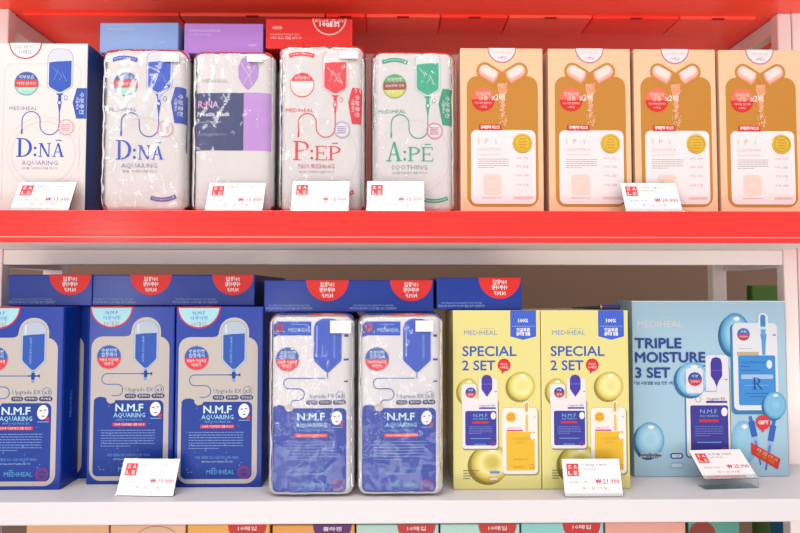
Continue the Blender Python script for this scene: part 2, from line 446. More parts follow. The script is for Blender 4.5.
def infusion_art(W, word, sub, ink, inkh, ox, oy, glassm, liqm, bcols, btm, stamp, tabm, pouchy=True, badge_edge=None):
    """the white pack with an infusion bottle, a looped tube and a serif word"""
    a = Art()
    a.ring(49+ox, 112+oy, 37, .5, M('d3c9c8'), 1, 40); a.ring(49+ox, 112+oy, 33, 2.2, M('dfd6d4'), 1, 40)
    if not pouchy:
        a.e.append((M('d6cbc9'), *(lambda p, q: (p+q, [(i, (i+1) % len(p), len(p)+(i+1) % len(p), len(p)+i) for i in range(len(p))]))(rrpts(8, 21, 85, 190, 9), rrpts(8.6, 21.6, 84.4, 189.4, 8.5)), 1, False))
        a.e[-1] = (a.e[-1][0], [(x, min(y, 160)) for x, y in a.e[-1][1]], a.e[-1][2], 1, False)
    x0 = 52+ox; x1 = 76+ox; c = 64+ox
    bottle(a, x0, x1, 6.5+oy, 18.6+oy, 43+oy, 51+oy, liqm, glassm, M('b9aac6') if pouchy is False else M(inkh), 2)
    for k in range(3): a.stroke([(x0+4+k*5, 24+oy+k*3), (x0+9+k*5, 30+oy+k*5), (x0+6+k*5, 38+oy)], .5, M('7f95cf') if ink is BLUE else WHITE, 5)
    a.rect(c-3.2, 51.5+oy, c+3.2, 53+oy, ink, 3); a.rect(c-1.6, 53+oy, c+1.6, 59+oy, ink, 3); a.circ(c, 61+oy, 2.3, ink, 3); a.circ(c, 61+oy, 1.3, WHITE, 4)
    a.poly([(c-1.6, 63+oy), (c+1.6, 63+oy), (c+.4, 71+oy), (c-.4, 71+oy)], ink, 3); a.ring(c+6, 56+oy, 1.8, .5, ink, 3, 12, 2.6)
    pts = [(c, 70+oy)]+arc(c-9.5, 84+oy, 9.5, 0, 180, 12)+arc(c-28, 79+oy, 9, 0, -180, 12)+[(c-37, 92+oy)]
    a.stroke(pts, .9, ink, 3); a.rect(c-37.8, 88+oy, c-36.2, 93+oy, ink, 4)
    badge(a, 30.5+ox, 41.5+oy, 11.5, bcols, [(btm[0], -6.5, 2.9, 15), (btm[1], 0, 2.4, 19), (btm[2], 6.3, 2.9, 15)], 3, edge=badge_edge or INK)
    a.text('MEDIHEAL', 28+ox, 66.8+oy, 3.7, M('8e86b0') if ink is BLUE else ink, 2, 28)
    a.circ(71+ox, 86+oy, 8, M('efe3e2'), 2); a.ring(71+ox, 86+oy, 8.2, .8, stamp, 3); a.ring(71+ox, 86+oy, 6.8, .3, stamp, 3)
    for k in range(4): a.lines(66+ox, 76+ox, 83+oy+k*2, 83+oy+k*2, 1, stamp, 4, .9); a.rect(66.5+ox, 82.6+oy+k*2, 75+ox, 83.4+oy+k*2, stamp, 4)
    big, small = word[0], word[1:]
    serif(a, big, 22+ox, 97+oy, 15.5, 19, ink); a.circ(40.7+ox, 107+oy, 1.4, ink, 3, 10); a.circ(40.7+ox, 114+oy, 1.4, ink, 3, 10)
    serif(a, small[0], 44+ox, 102+oy, 12, 14, ink); serif(a, small[1], 57.5+ox, 102+oy, 12, 14, ink)
    a.rect(61+ox, 98.8+oy, 67+ox, 99.7+oy, ink, 3)
    a.text(sub, 45.5+ox, 122+oy, 4.5, M('8a82ac') if ink is BLUE else (M('c24b5b') if ink is PRED else M('86988f')), 2, 36)
    a.text('워터풀 더마케어 앰플 마스크', 45.5+ox, 127.6+oy, 1.9, GR, 2, 36)
    ty0, ty1 = (46, 77) if not pouchy else (44, 80)
    a.poly([(W, ty0+oy), (W-10, ty0+oy), (W-14, ty0+15+oy), (W-10, ty1+oy), (W, ty1+oy)], tabm, 4)
    a.text('수분충전', W-5, (ty0+ty1)/2+oy, 3.4, WHITE, 5, 22, rot=90); a.text('더블케어', W-9.3, (ty0+ty1)/2+oy, 2.2, WHITE, 5, 12, rot=90)
    if pouchy:
        n = 10
        def band(cx, cy, R, a0, a1, t, m, tx):
            vs = []; fs = []
            for i in range(n+1):
                an = math.radians(a0+(a1-a0)*i/n); vs += [(cx+R*math.cos(an), cy+R*math.sin(an)), (cx+(R-t)*math.cos(an), cy+(R-t)*math.sin(an))]
            for i in range(n): fs.append((2*i, 2*i+2, 2*i+3, 2*i+1))
            a.e.append((m, vs, fs, 2, False))
            for i in range(1, n): 
                an = math.radians(a0+(a1-a0)*i/n); a.circ(cx+(R-t/2)*math.cos(an), cy+(R-t/2)*math.sin(an), .7, WHITE, 3, 5)
        band(21, 42, 34, -112, -65, 4, ink, '')
        band(61, 118, 34, 110, 64, 4, M('5b3fa0') if ink is BLUE else ink, '')
    return a
PRED = M('e8323f'); GREEN = M('2fa784')

# ------------------------------------------------------------------ artwork: the blue hydration mask pack
def nmf_art(box=True):
    a = Art()
    if box:
        a.rr(3, 29.6, 80, 171, 11, GREY, 1); a.rr(42.3, 10.5, 71.3, 60, 14, GREY, 1, 10)
        a.poly([(36, 29.6), (42.3, 29.6), (42.3, 23), (41.6, 27), (39.6, 29)], GREY, 1)
        half_disc(a, 22.3, 21, CYAN, RED, 3)
        a.rect(3, 0, 42, 1.2, RED, 5)
        a.text('N.M.F', 22.3, 6, 3.2, BLUE, 5, 12); a.text('아쿠아링', 22.3, 11.3, 3.2, BLUE, 5, 17); a.text('10개입', 22.3, 17, 3.6, M('c9434d'), 5, 14)
        bottle(a, 45.5, 68, 15, 26.5, 51, 61.5, M('2c57b4'), M('b7c3d2'), M('9aa9c6'), 2)
        a.rect(48, 17, 50, 26, M('d5dde4'), 5)
        a.text('AMPOULE MASK', 54, 42, 2.2, PALEB, 6, 26, rot=90)
        vx, vy = 56.8, 66.3
        Y = lambda y: y
        x0, x1, px0, px1, pb = 0, 0, 6.3, 75, 166.6
    else:
        a.poly([(2.4, 23), (2.4, 11), (6.5, 7), (41, 7), (41, 21), (8, 21)], BLUE, 1)
        a.circ(9, 13.5, 5, M('6a3f7c'), 2); a.ring(9, 13.5, 3.6, .8, RED, 3)
        a.text('MEDIHEAL', 29, 15.5, 4, M('b9cdf0'), 3, 22); a.rect(20, 9.5, 35, 10.1, PALEB, 3)
        bottle(a, 44.5, 70.5, 5, 6.5, 44.5, 56.5, M('3454c2'), M('3f5cc4'), M('5a74cf'), 2)
        a.rect(46, 11, 47.6, 42, M('7d9be6'), 6); a.text('AMPOULE MASK', 64, 32, 2.4, PALEB, 6, 24, rot=90)
        a.rect(74, 20, 78, 22.4, M('4a3f9c'), 2); a.rect(73.5, 44, 78.5, 46, M('4a3f9c'), 2); a.rect(74, 66, 78, 67.5, M('4a3f9c'), 2)
        vx, vy = 57.5, 63.5
        Y = lambda y: 93+(y-92.3)*1.125 if y > 88 else y-1
        px0, px1, pb = 2.6, 76.5, 176.5
    lm = M('4b6fb4')
    if box:
        a.rect(vx-1.7, vy-3, vx+1.7, vy+3.5, NAVY, 3); a.rect(vx-4.5, vy-.8, vx+3.5, vy+.8, NAVY, 3)
        a.poly([(vx+3, vy), (vx+6.5, vy-1.8), (vx+6.5, vy+1.8)], NAVY, 3); a.circ(vx, vy+5, 1.6, M('6aa4d8'), 3)
        a.poly([(vx-1.6, vy-5), (vx+1.6, vy-5), (vx+1, vy-3), (vx-1, vy-3)], M('6aa4d8'), 4)
    else: a.stroke([(vx, 56), (vx, vy)], .9, lm, 3)
    a.stroke([(vx-2, vy)]+arc(19, vy+5.2, 5.2, -90, -270, 10)+[(29, vy+10.4)]+arc(29, vy+16, 5.6, -90, 90, 10)+[(25, vy+21.6)]+arc(25, vy+25, 3.4, -90, -180, 5)+[(21.6, vy+31)], .9, lm, 3)
    by = 50 if box else 44.7; bx = 20.5 if box else 17.5
    badge(a, bx, by, 11.7, [M('2f5fb4'), M('e23a40')], [('수분진정', -6.4, 3, 15), ('집중케어', -2.2, 3, 15), ('저분자 히알루론', 2.8, 2.3, 19), ('에센스', 6.6, 2.6, 10)], 3, tm=M('dfeef8'), edge=M('b4a6ae'))
    yu = 81.8 if box else 81
    a.text('Upgrade EX', 51, yu, 3.9, M('55679f'), 3, 27); a.text('x3', 70.5, yu, 4, M('35488f'), 3, 6); a.ring(70.5, yu, 4.6, .5, M('55679f'), 3, 18)
    for i, x in enumerate((36.5, 49, 63)):
        wd = (11.5, 13, 13)[i]; a.rr(x, yu+4.2, x+wd, yu+8.6, 2.1, DARK, 3, 3); a.text(('수분공급', '진정케어', '영양보습')[i], x+wd/2, yu+6.4, 1.9, WHITE, 4, wd-3)
    if box: a.rr(px0, Y(92.3), px1, Y(pb), 5, NAVY, 2)
    else: a.rr(px0, Y(92.3), px1, pb, 5, M('143ca6'), 2)
    a.ell(px0+7, Y(93.5), 7, 4.5, NAVY if box else M('143ca6'), 2, 18); a.ell(px0+17, Y(91.8), 4.5, 3.8, GREY, 3, 14)
    cx = 41.5
    a.text('N.M.F', cx, Y(99.7), 7, M('cfeaf4'), 4, 27, bold=.5); a.text('AQUARING', cx, Y(107), 4.2, M('9fd0ec'), 4, 31, bold=.2)
    a.text('AMPOULE MASK EX', cx, Y(111.6), 1.9, M('6fb0e0'), 4, 26)
    a.rect(cx-16.5, Y(114.6), cx+16.5, Y(117.8), RED, 4); a.text('고농축 히알루론산 앰플 마스크', cx, Y(116.2), 1.8, WHITE, 5, 30)
    a.lines(14, 67, Y(121.8), Y(137.2), 7, M('7f98d2'), 4, .75)
    a.text('수분 앰플을 담은 보습 마스크팩 에센스', cx, Y(146), 2, M('5fa8dd'), 4, 42); a.text('NATURAL MOISTURIZING FACTOR', cx, Y(150), 1.6, M('a9c4ea'), 4, 30)
    a.text('MEDIHEAL', 45, Y(159.8), 4.2, M('5fb0d8'), 4, 27); a.rect(36, Y(156), 40, Y(156.6), M('5fb0d8'), 4)
    a.ring(67.5, Y(160), 6, .9, M('9c2f66'), 4); a.ring(67.5, Y(160), 4.4, .5, M('9c2f66'), 4); a.text('WATER', 67.5, Y(160), 2, M('b3366a'), 4, 7)
    # face mask
    mx, my = 67, Y(101)
    a.ell(mx, my, 5.3, 7, WHITE, 4, 20, rot=.15); a.ell(mx-2, my-1.5, 1.3, .6, NAVY, 5, 10); a.ell(mx+2.3, my-2, 1.2, .6, NAVY, 5, 10); a.ell(mx+.2, my+3.6, 1.3, .6, NAVY, 5, 10)
    a.stroke([(mx+.4, my-1), (mx+.9, my+1), (mx+.1, my+1.4)], .35, GR, 5)
    a.rect(mx+3, my+4.8, mx+6.2, my+7.8, RED, 5); a.rect(mx-5, my+8.8, mx+6, my+9.5, PALEB, 5)
    for k in range(26):
        a.circ(random.uniform(px0+3, px1-3), random.uniform(Y(96), Y(162)), random.choice((.3, .4, .55)), M('8fb4e6'), 3, 6)
    if not box:
        pass
    return a
def nmf_top():
    a = Art()
    half_disc(a, 22.3, 21, M('f0302c'), M('f0302c'), 2)
    for i, t in enumerate(('N.M.F', '아쿠아링', '10개입')): a.text(t, 22.3, (15.5, 10, 4.6)[i], 3.5, WHITE, 5, (11, 15, 13)[i], bold=.35)
    a.text('NATURAL MOISTURIZING FACTOR AMPOULE', 60, 25.2, 1.7, PALEB, 2, 40); a.text('히알루론산 수분 앰플 마스크 아쿠아링 마스크팩', 60, 28.2, 1.9, M('a9c4ea'), 2, 46)
    return a

S = .1/85            # metres per photo px on the hydration carton
NB = M('0c36a0', .32, .22)
def nmf_carton():
    side = Art(); side.text('MEDIHEAL', 16, 95, 4.2, M('6f97d6'), 2, 27, rot=-90)
    side.rect(2, 0, 2.6, 170, M('3f69c0'), 1)
    mb = carton('x', .1, .2055, .0375, S, NB, nmf_art(True), nmf_top(), side, None)
    return mb.build('hydration_mask_box')
ZLT = .2055
nmf = nmf_carton()
g_st = 'blue hydration mask cartons standing on the white shelf'
def place(o, px, d, z, depth, rz=0.):
    p = P(px, 380 if z < EYE else 130, d); o.location = (p.x, d+depth/2, z); o.rotation_euler = (0, 0, math.radians(rz))
tag(nmf, 'blue sheet mask carton at the far left of the white shelf, cut by the frame', 'mask box', g_st)
place(nmf, 18, .69, ZL, .0375, 0)
def nmf_at(px, d, label, rz=0, z=ZL):
    p = P(px, 380, d); return dup(nmf, (p.x, d+.0375/2, z), (0, 0, math.radians(rz)), label, g_st)
nmf_at(131, .708, 'blue sheet mask carton standing behind the price card with strong glare')
nmf_at(219, .696, 'blue sheet mask carton immediately left of the two wrapped sachet bundles')
p0 = P(18, 380, .69).x
dup(nmf, (p0+.009, .7285+.020, ZL), (0, 0, 0), 'blue carton peeking out behind the far left front blue carton', g_st)
dup(nmf, (p0+.009, .7675+.020, ZL), (0, 0, 0), 'rearmost of the blue cartons lined up at the far left of the white shelf', g_st)
for px, d, nm in ((131, .708, 'the middle standing blue carton'), (219, .696, 'the right standing blue carton')):
    x = P(px, 380, d).x
    dup(nmf, (x+.001, d+.0375+.0195, ZL), (0, 0, 0), 'blue carton standing directly behind '+nm, g_st)
    dup(nmf, (x, d+.0375*2+.0205, ZL), (0, 0, 0), 'blue carton standing third in the line behind '+nm, g_st)
# lying cartons: top end towards the viewer, front face up
LR = Matrix(((-1, 0, 0), (0, 0, -1), (0, -1, 0))).to_euler()
def lay(px, d, zb, label, rz=0., src=None, H=.2055, D=.0375, g='blue cartons lying on top of the lower row'):
    x = P(px, 290, d).x
    m = Matrix.Rotation(math.radians(rz), 3, 'Z') @ LR.to_matrix()
    return dup(src or nmf, (x, d+H, zb+D/2), m.to_euler(), label, g)
ZN = ZL+ZLT+.0004
lay(50, .722, ZN, 'lying blue carton end at the far left, above the leftmost standing blue carton')
lay(131, .724, ZN, 'lying blue carton end, second from the left of the six')
lay(213, .724, ZN, 'lying blue carton end above the blue carton left of the sachet bundles')
ZP = ZL+.199
lay(307, .702, ZP, 'lying blue carton end resting over the left wrapped blue sachet bundle')
lay(391, .702, ZP, 'lying blue carton end resting over the right wrapped blue sachet bundle')
lay(477, .699, ZL+.2019, 'lying blue carton end resting on the left yellow two set box', .8)

# wrapped hydration sachets
SP = .655/600; art_n = nmf_art(False)
def add_nmf_pouch(px, d, label, seed, group='wrapped blue sachet bundles on the white shelf'):
    root, fr = pouch('wrapped_sachet_bundle', 82, 181, .034, SP, M('dfd9dc', .4, .12), art_n, (P(px, 400, d).x, d+.019, ZL+.0004), seed, wx=3.0)
    tag(root, label, 'sachet bundle', group); return root, fr
r1, fr = add_nmf_pouch(310.5, .657, 'left one of the two wrapped white and blue sachet bundles on the white shelf', 1.3)
sticker(r1, fr, 60, 6, 81, 18.5)
r2, fr = add_nmf_pouch(400.5, .657, 'right of the two wrapped white and blue sachet bundles, beside the left yellow box', 2.9)
sticker(r2, fr, 56, 6, 74, 17)
for r_, lb in ((r1, 'left'), (r2, 'right')):
    for k in (1, 2): dup(r_, (r_.location.x, r_.location.y+.0425*k+.001, r_.location.z), (0, 0, 0), '%s wrapped sachet bundle in line behind the %s front blue one' % (('second', 'third')[k-1], lb))

# ------------------------------------------------------------------ yellow two set boxes
def ball(a, cx, cy, rx, ry, cols, L=1, ymax=None, sh=None):
    """printed glossy drop, drawn as nested discs of ink"""
    if sh: a.ell(cx-rx*.16, cy+ry*.12, rx*1.02, ry*1.02, sh, L, 26)
    n = 11; rgb = [[int(c[k:k+2], 16) for k in (0, 2, 4)] for c in cols]
    for i in range(n):
        t = i/(n-1)*(len(rgb)-1); q = min(int(t), len(rgb)-2); t -= q
        c = ''.join('%02x' % round(rgb[q][k]*(1-t)+rgb[q+1][k]*t) for k in range(3))
        k = (1-i/(n+.6))**.7; a.ell(cx+rx*.10*i/n, cy-ry*.05*i/n, rx*k, ry*k, M(c), L+1, 26)
    a.ell(cx+rx*.1, cy-ry*.72, rx*.22, ry*.10, M('fbf6e6'), L+2, 12)
def mini_nmf(a, x0, x1, y0, yt, y1, L, panel=M('3a3a9c'), py0=None):
    """small printed picture of the blue mask sachet"""
    a.rr(x0+.6, y0+1, x1+1.2, y1+1.6, 3, M('9a9070') if L < 9 else M('3f7fae'), L)
    a.rr(x0, y0, x1, y1, 3, M('ece6e6'), L+1)
    k = (x1-x0)/36.
    a.rr(x0+3.2*k, py0, x1-1.4*k, y1-3.2, 2, panel, L+2)
    cx = (x0+x1)/2+.5; Hh = y1-py0
    a.text('N.M.F', cx, py0+Hh*.12, 3.2*k, M('7fb8e8'), L+3, 14*k); a.text('AQUARING', cx, py0+Hh*.21, 1.8*k, M('7fb8e8'), L+3, 15*k)
    a.rect(cx-8*k, py0+Hh*.28, cx+8*k, py0+Hh*.33, RED, L+3)
    a.lines(x0+7*k, x1-6*k, py0+Hh*.42, py0+Hh*.60, 5, M('7f8ccc'), L+3, .5)
    a.rect(cx-10*k, py0+Hh*.72, cx+10*k, py0+Hh*.74, M('6fa0dc'), L+3); a.text('MEDIHEAL', cx, py0+Hh*.89, 1.9*k, M('7fb8e8'), L+3, 12*k)
    a.ell(x1-4.5*k, py0+Hh*.13, 2.6*k, 3.6*k, WHITE, L+3, 14); a.ring(x1-5*k, py0+Hh*.88, 2.2*k, .5, RED, L+3, 12)
YEL = M('e9dd8c', .34, .35)
def special_art():
    a = Art(); BL = M('3c5cb8')
    a.rect(0, 0, 90, 1, M('f3ebb0'), 1)
    a.poly([(59, 0), (85.5, 0), (85.5, 26.5), (72.3, 30), (59, 26.5)], M('4164cf'), 2)
    a.text('100%', 72.3, 10.3, 3.6, WHITE, 3, 10, bold=.4); a.rect(61, 15.8, 84, 16.3, M('9fb3ea'), 3)
    a.text('히알루론', 72.3, 20, 3, WHITE, 3, 14, bold=.3); a.text('콜라겐 앰플', 72.3, 24, 2.8, WHITE, 3, 14, bold=.3)
    a.text('MEDIHEAL', 28.5, 22.6, 4.6, M('7f93c0'), 2, 34); a.rect(28, 18.3, 43, 18.7, M('b8bd9c'), 2)
    a.text('SPECIAL', 37.4, 41.5, 9.6, BL, 2, 55, bold=.5); a.text('2 SET', 26.4, 56, 9.6, BL, 2, 33.5, bold=.5)
    a.circ(52.4, 55.7, 6.6, RED, 2); a.poly([(49, 60), (53, 61.5), (50.2, 65)], RED, 2); a.text('PACK', 52.4, 54.5, 2.2, WHITE, 3, 7); a.text('10매입', 52.4, 58, 2.2, WHITE, 3, 8)
    yc = ['c9b552', 'e0cf6e', 'efe08a', 'f6ecaa', 'f3e596', 'efe08a']
    ball(a, 70, 77, 14, 14.5, yc, 1, sh=M('9c8a3a')); ball(a, 38, 155, 20, 19, ['bda53e', 'd8c45e', 'eadb80', 'f4e9a2', 'e2d074', 'd2be54'], 1, sh=M('8d7c2e'))
    ball(a, 15.5, 82, 10.5, 13, ['c9b552', 'e6d578', 'f0e290'], 1, sh=M('a08e3c'))
    a.rr(8.5, 75, 24, 95, 3, M('efe9e6'), 6)
    mini_nmf(a, 9, 45.5, 90, 0, 140, 7, py0=102)
    a.rr(26, 69, 45.5, 96, 3, M('ece6e6'), 8)
    badge(a, 18, 83.5, 5.4, [M('2f4fa4'), M('d03a44')], [('수분', -2.4, 1.8, 5), ('진정', 2.2, 1.8, 5)], 9)
    a.poly([(29, 70), (31, 66.5), (34.5, 65.5), (38, 66.5), (40, 70), (40, 80), (37, 84.5), (34.5, 88), (32, 84.5), (29, 80)], M('4a3aa8'), 9)
    a.rect(29, 74.5, 40, 75.2, M('7a6ccc'), 10); a.rect(42.5, 82, 44.5, 82.8, M('4a3aa8'), 10)
    a.text('Upgrade EX', 35, 96.5, 2, M('8070b0'), 10, 16); a.rect(26.5, 98.4, 43.5, 100, M('4a3aa8'), 10)
    # collagen sachet
    a.rr(51, 100, 87.5, 167, 4, M('a99c58'), 8); a.rr(50, 99, 86, 165.5, 4, M('f1ece6'), 9); a.rect(54, 123, 83, 162, M('edbb2e'), 10)
    a.circ(59, 108.3, 5.2, M('f2b632'), 10); a.text('탄력', 59, 106.6, 1.9, M('c4661e'), 11, 5); a.text('콜라겐', 59, 110, 1.9, M('c4661e'), 11, 7)
    a.rr(72.3, 92, 77.5, 106, 2.5, M('f6f0e8'), 11); a.rr(73.3, 93.5, 76.5, 103, 1.5, M('eda832'), 12)
    a.poly([(74, 106), (76, 106), (76.6, 122), (73.4, 122)], M('f0c060'), 12); a.ell(80.6, 127.5, 2.4, 3.4, WHITE, 12, 14)
    a.text('Upgrade EX', 61.5, 119, 1.9, M('e070a0'), 11, 14); a.rect(54.5, 121, 71, 122.6, M('d25a8c'), 11); a.rect(82, 108, 84, 108.6, INK, 11)
    a.text('COLLAGEN', 69, 130, 3, M('d59a1e'), 11, 18); a.text('AMPOULE', 69, 134, 1.8, M('d59a1e'), 11, 9)
    a.text('탄력 앰플 마스크', 69, 151, 1.9, M('c4861e'), 11, 14); a.text('MEDIHEAL', 67, 158.5, 2.2, M('d2861e'), 11, 12); a.ring(80, 158, 2.3, .5, M('d2601e'), 11, 12)
    a.rr(36.5, 162, 48, 165.5, 1.7, M('e6e6e6'), 9, 3); a.rr(37, 162.4, 47.5, 165.1, 1.3, M('6a8fd0'), 10, 3)
    a.rr(36, 168.5, 45.5, 172, 1.7, M('e88a7a'), 9, 3); a.rr(36.5, 169, 45, 171.6, 1.3, M('f2d8c8'), 10, 3)
    for k, y in enumerate((162, 164.6, 167.2, 169.8)): a.lines(10, 30-k*2, y, y, 1, M('6f6a3a'), 9, .7); a.rect(10, y-.3, 26-k*3, y+.3, M('6f6a3a'), 9)
    return a
SY = .1/90
sp = carton('x', .1, .2015, .05, SY, YEL, special_art(), None, None, None).build('two_set_box')
g_y = 'yellow two set mask boxes'
tag(sp, 'yellow two set mask box under a lying blue carton, beside a wrapped sachet bundle', 'mask box', g_y)
place(sp, 497, .684, ZL, .05, 0)
d2 = dup(sp, (P(585.5, 400, .684).x, .709, ZL), (0, 0, 0), 'yellow two set mask box behind the price card reading 21,900', g_y)
dup(sp, (P(497, 400, .684).x, .762, ZL), (0, 0, 0), 'yellow two set box standing directly behind the left front yellow one', g_y)
dup(sp, (P(585.5, 400, .684).x, .762, ZL), (0, 0, 0), 'yellow two set box standing directly behind the right front yellow one', g_y)
# slim dark tube lying on the right yellow box
tb = MB(); n = 12
def tube(mbx, a, b, ra, rb, m, n=12):
    a = Vector(a); b = Vector(b); d = (b-a).normalized(); u = d.cross(Vector((0, 0, 1))).normalized(); v = d.cross(u)
    vs = []
    for i in range(n):
        t = 2*math.pi*i/n; k = u*math.cos(t)+v*math.sin(t); vs += [a+k*ra, b+k*rb]
    fs = [(2*i, 2*((i+1) % n), 2*((i+1) % n)+1, 2*i+1) for i in range(n)]+[tuple(2*i for i in range(n)), tuple(2*i+1 for i in range(n))]
    mbx.mesh(vs, fs, m, False)
t0 = empty('eye_pencil', (P(597, 305, .70).x, .70, ZL+.2018)); tag(t0, 'slim dark blue and black pencil lying on top of the right yellow box', 'pencil')
mb = MB(); tube(mb, (-.028, .004, .0022), (.004, 0, .0026), .0008, .0024, M('2a2226', .4)); mb.build('pencil_tip', t0)
mb = MB(); tube(mb, (.004, 0, .0030), (.0265, 0, .0030), .0030, .0030, M('2b2e78', .4)); mb.build('pencil_cap', t0)
mb = MB(); tube(mb, (.003, 0, .0030), (.005, 0, .0030), .0031, .0031, M('c9a86a', .3, 0, .8)); mb.build('metal_ring', t0)

# ------------------------------------------------------------------ light blue three set box
def triple_art():
    a = Art(); DB = M('2c4591')
    bc = ['4e94c4', '6fb4dc', '93cbe8', 'a9d6ec', 'b8deef']
    a.rect(0, 0, 155, 1.2, M('d6e8f0'), 1)
    a.text('MEDIHEAL', 28, 23, 6.4, M('d3d6de'), 2, 46, bold=.3); a.rect(29, 16.6, 49, 17.2, M('c9d0da'), 2)
    a.text('TRIPLE', 25.6, 42.2, 9.6, DB, 14, 46.5, bold=.9); a.text('MOISTURE', 37.6, 56.2, 9.6, DB, 14, 70, bold=.9); a.text('3 SET', 19.8, 71.5, 9.6, DB, 14, 34.5, bold=.9)
    a.text('히알 수분앰플 보습 진정 1박스', 22, 82, 2.6, M('4a5f9c'), 3, 42, bold=.2)
    ball(a, 104, 33, 15, 21, bc, 1, sh=M('2f6a94'))
    # blue ampoule sachet
    a.rr(98.5, 23, 144, 113, 5, M('3b7fb4'), 7); a.rr(101, 22, 146, 109, 5, M('e3e6ec'), 8)
    a.rect(105, 51, 127, 55, M('c4b08a'), 9); a.rr(106, 54.5, 143.5, 104, 2, M('3f8fd6'), 9)
    badge(a, 112, 33.5, 6.4, [M('3a76c0'), M('c23a50')], [('보습', -2.8, 1.9, 6), ('장벽케어', 2.4, 1.8, 8)], 9)
    a.rr(127, 12, 137, 29, 4.5, M('e9edf2'), 9); a.rr(129.3, 13.8, 134.6, 27, 2.5, M('3b8bd2'), 10); a.circ(132, 29, 3.4, M('cfe0f0'), 10)
    a.poly([(129, 33), (135.5, 33), (134.5, 40), (133.6, 54), (130.6, 54), (130, 40)], M('5b9cdc'), 10)
    a.poly([(129.5, 28.5), (134.5, 28.5), (134, 34), (130, 34)], M('6aa8e2'), 12)
    a.rect(141.5, 33.6, 145, 34.8, INK, 9); a.rect(107, 47.5, 120, 47.9, GR, 9)
    a.text('WATERMIDE', 121, 61.5, 2.6, M('2b62b0'), 10, 24); a.rect(108.5, 65, 118, 65.8, M('2b62b0'), 10); a.rect(108.5, 69, 128, 69.8, M('2b62b0'), 10); a.ell(137.4, 63.5, 2.9, 4.4, M('dfeaf4'), 10, 14)
    a.rr(108.5, 73.5, 141, 78, 1.5, M('a9c6ea'), 10); serif(a, 'P', 120, 76.5, 8, 12, DB, 11); a.poly([(123.5, 82.5), (125, 82.5), (130.5, 88.5), (128.6, 88.5)], DB, 11)
    a.rect(112, 92, 137, 92.7, M('2b62b0'), 10); a.rect(116, 95, 133, 95.6, M('2b62b0'), 10); a.rect(112, 84, 136, 84.5, M('8fbaea'), 10)
    ball(a, 142, 104, 11.5, 13.5, ['5fa4ce', '86c2e2', '7cbce4', '8cc8ea'], 11, sh=M('2f6f9c'))
    # drop with disc, hydration sachet
    ball(a, 110, 141, 13, 22, ['7db8da', '93c8e4', 'a9d4ea'], 1)
    a.rr(51.5, 64, 97, 156, 4, M('4787b4'), 5); mini_nmf(a, 53, 96.5, 66, 0, 154, 6, panel=M('3b3795'), py0=104)
    ball(a, 60, 78, 16.5, 17, ['6cb0dc', 'a6d2ea', '82c0e2', 'b6daee'], 8, sh=M('2f6f9c'))
    a.rr(53, 67, 70, 92, 3, M('e6e4ea'), 13); badge(a, 62, 78, 7, [M('2f4fa4'), M('d03a44')], [('수분', -3, 2.2, 6.5), ('진정케어', 2.6, 2, 9)], 14)
    a.rr(73, 54, 96, 92, 4, M('e6e4ec'), 11); a.poly([(78, 62), (79.5, 57.5), (83.8, 56), (88, 57.5), (89.5, 62), (89.5, 75), (86, 80), (83.8, 86), (81.5, 80), (78, 75)], M('4436a0'), 13)
    a.rect(78, 69, 89.5, 69.7, M('6a5cc4'), 14); a.stroke([(83.8, 86), (83.8, 90), (72, 90)], .5, INK, 14)
    a.text('Upgrade EX', 83, 97.5, 2.6, M('6a60a8'), 12, 18); a.rect(73, 99.6, 94, 101.6, M('4436a0'), 12); a.rect(92, 78, 95, 79, INK, 12); a.ring(65, 98, 3, .4, INK, 12, 12)
    ball(a, 16, 138, 14.5, 17.5, ['5ba3cf', '8fc6e4', 'a3d2ea', 'b4dcf0', 'a9d4ee'], 1, sh=M('2f5f86'))
    a.ell(16, 153.5, 11.5, 2.6, M('2c4f78'), 8, 18); a.text('HYALURON', 16, 151.4, 2.2, WHITE, 9, 19); a.text('AMPOULE+10', 16, 154.5, 2.2, WHITE, 9, 21)
    a.rr(36, 151, 49, 156.6, 2.7, DB, 4, 4); a.rr(37.5, 152.2, 47.5, 155.4, 1.5, M('dfe6f4'), 5, 3); a.text('수분', 42.5, 153.8, 2, DB, 6, 6)
    a.rr(36, 160.5, 49, 165.8, 2.6, M('6f88c0'), 4, 4); a.rr(36.6, 161.1, 48.4, 165.2, 2, M('c4daea'), 5, 3)
    # two ampoule sticks
    def stick(p, q, w0):
        p, q = Vector(p), Vector(q); d = (q-p).normalized(); nrm = Vector((-d.y, d.x))
        def seg(t0, t1, w1, m, L):
            A, B = p+(q-p)*t0, p+(q-p)*t1; a.poly([tuple(A+nrm*w1), tuple(B+nrm*w1), tuple(B-nrm*w1), tuple(A-nrm*w1)], m, L)
        seg(0, .12, w0*.55, M('3f6cc0'), 4); seg(.1, .42, w0, M('3563bb'), 4); seg(.42, .72, w0*.8, M('9db8e2'), 4); seg(.5, .68, w0*.4, M('5f8ad0'), 5); seg(.72, 1, w0*.28, M('4f78c4'), 4)
    stick((117, 115), (126.5, 163), 3.1); stick((141, 119), (131.5, 168), 3.1)
    a.circ(129.5, 121, 7.2, M('e2343a'), 19); a.poly([(126, 126), (132, 126.5), (129, 131)], M('e2343a'), 19); a.text('GIFT', 129.5, 121, 3.6, WHITE, 20, 10.5, bold=.3)
    a.poly([(117, 140.5), (146.4, 157.2), (143.5, 167.5), (117, 152)], M('d23a2e'), 8); a.poly([(117, 140.5), (119.5, 142), (119, 153), (117, 152)], M('e83038'), 9)
    a.text('수분 앰플 스틱 2개', 133, 153, 2.6, M('f7d9a0'), 9, 23, rot=29.5); a.text('추가 증정 이벤트', 131.5, 156.6, 2.4, M('f0a03c'), 9, 20, rot=29.5)
    return a
ST = .1878/155
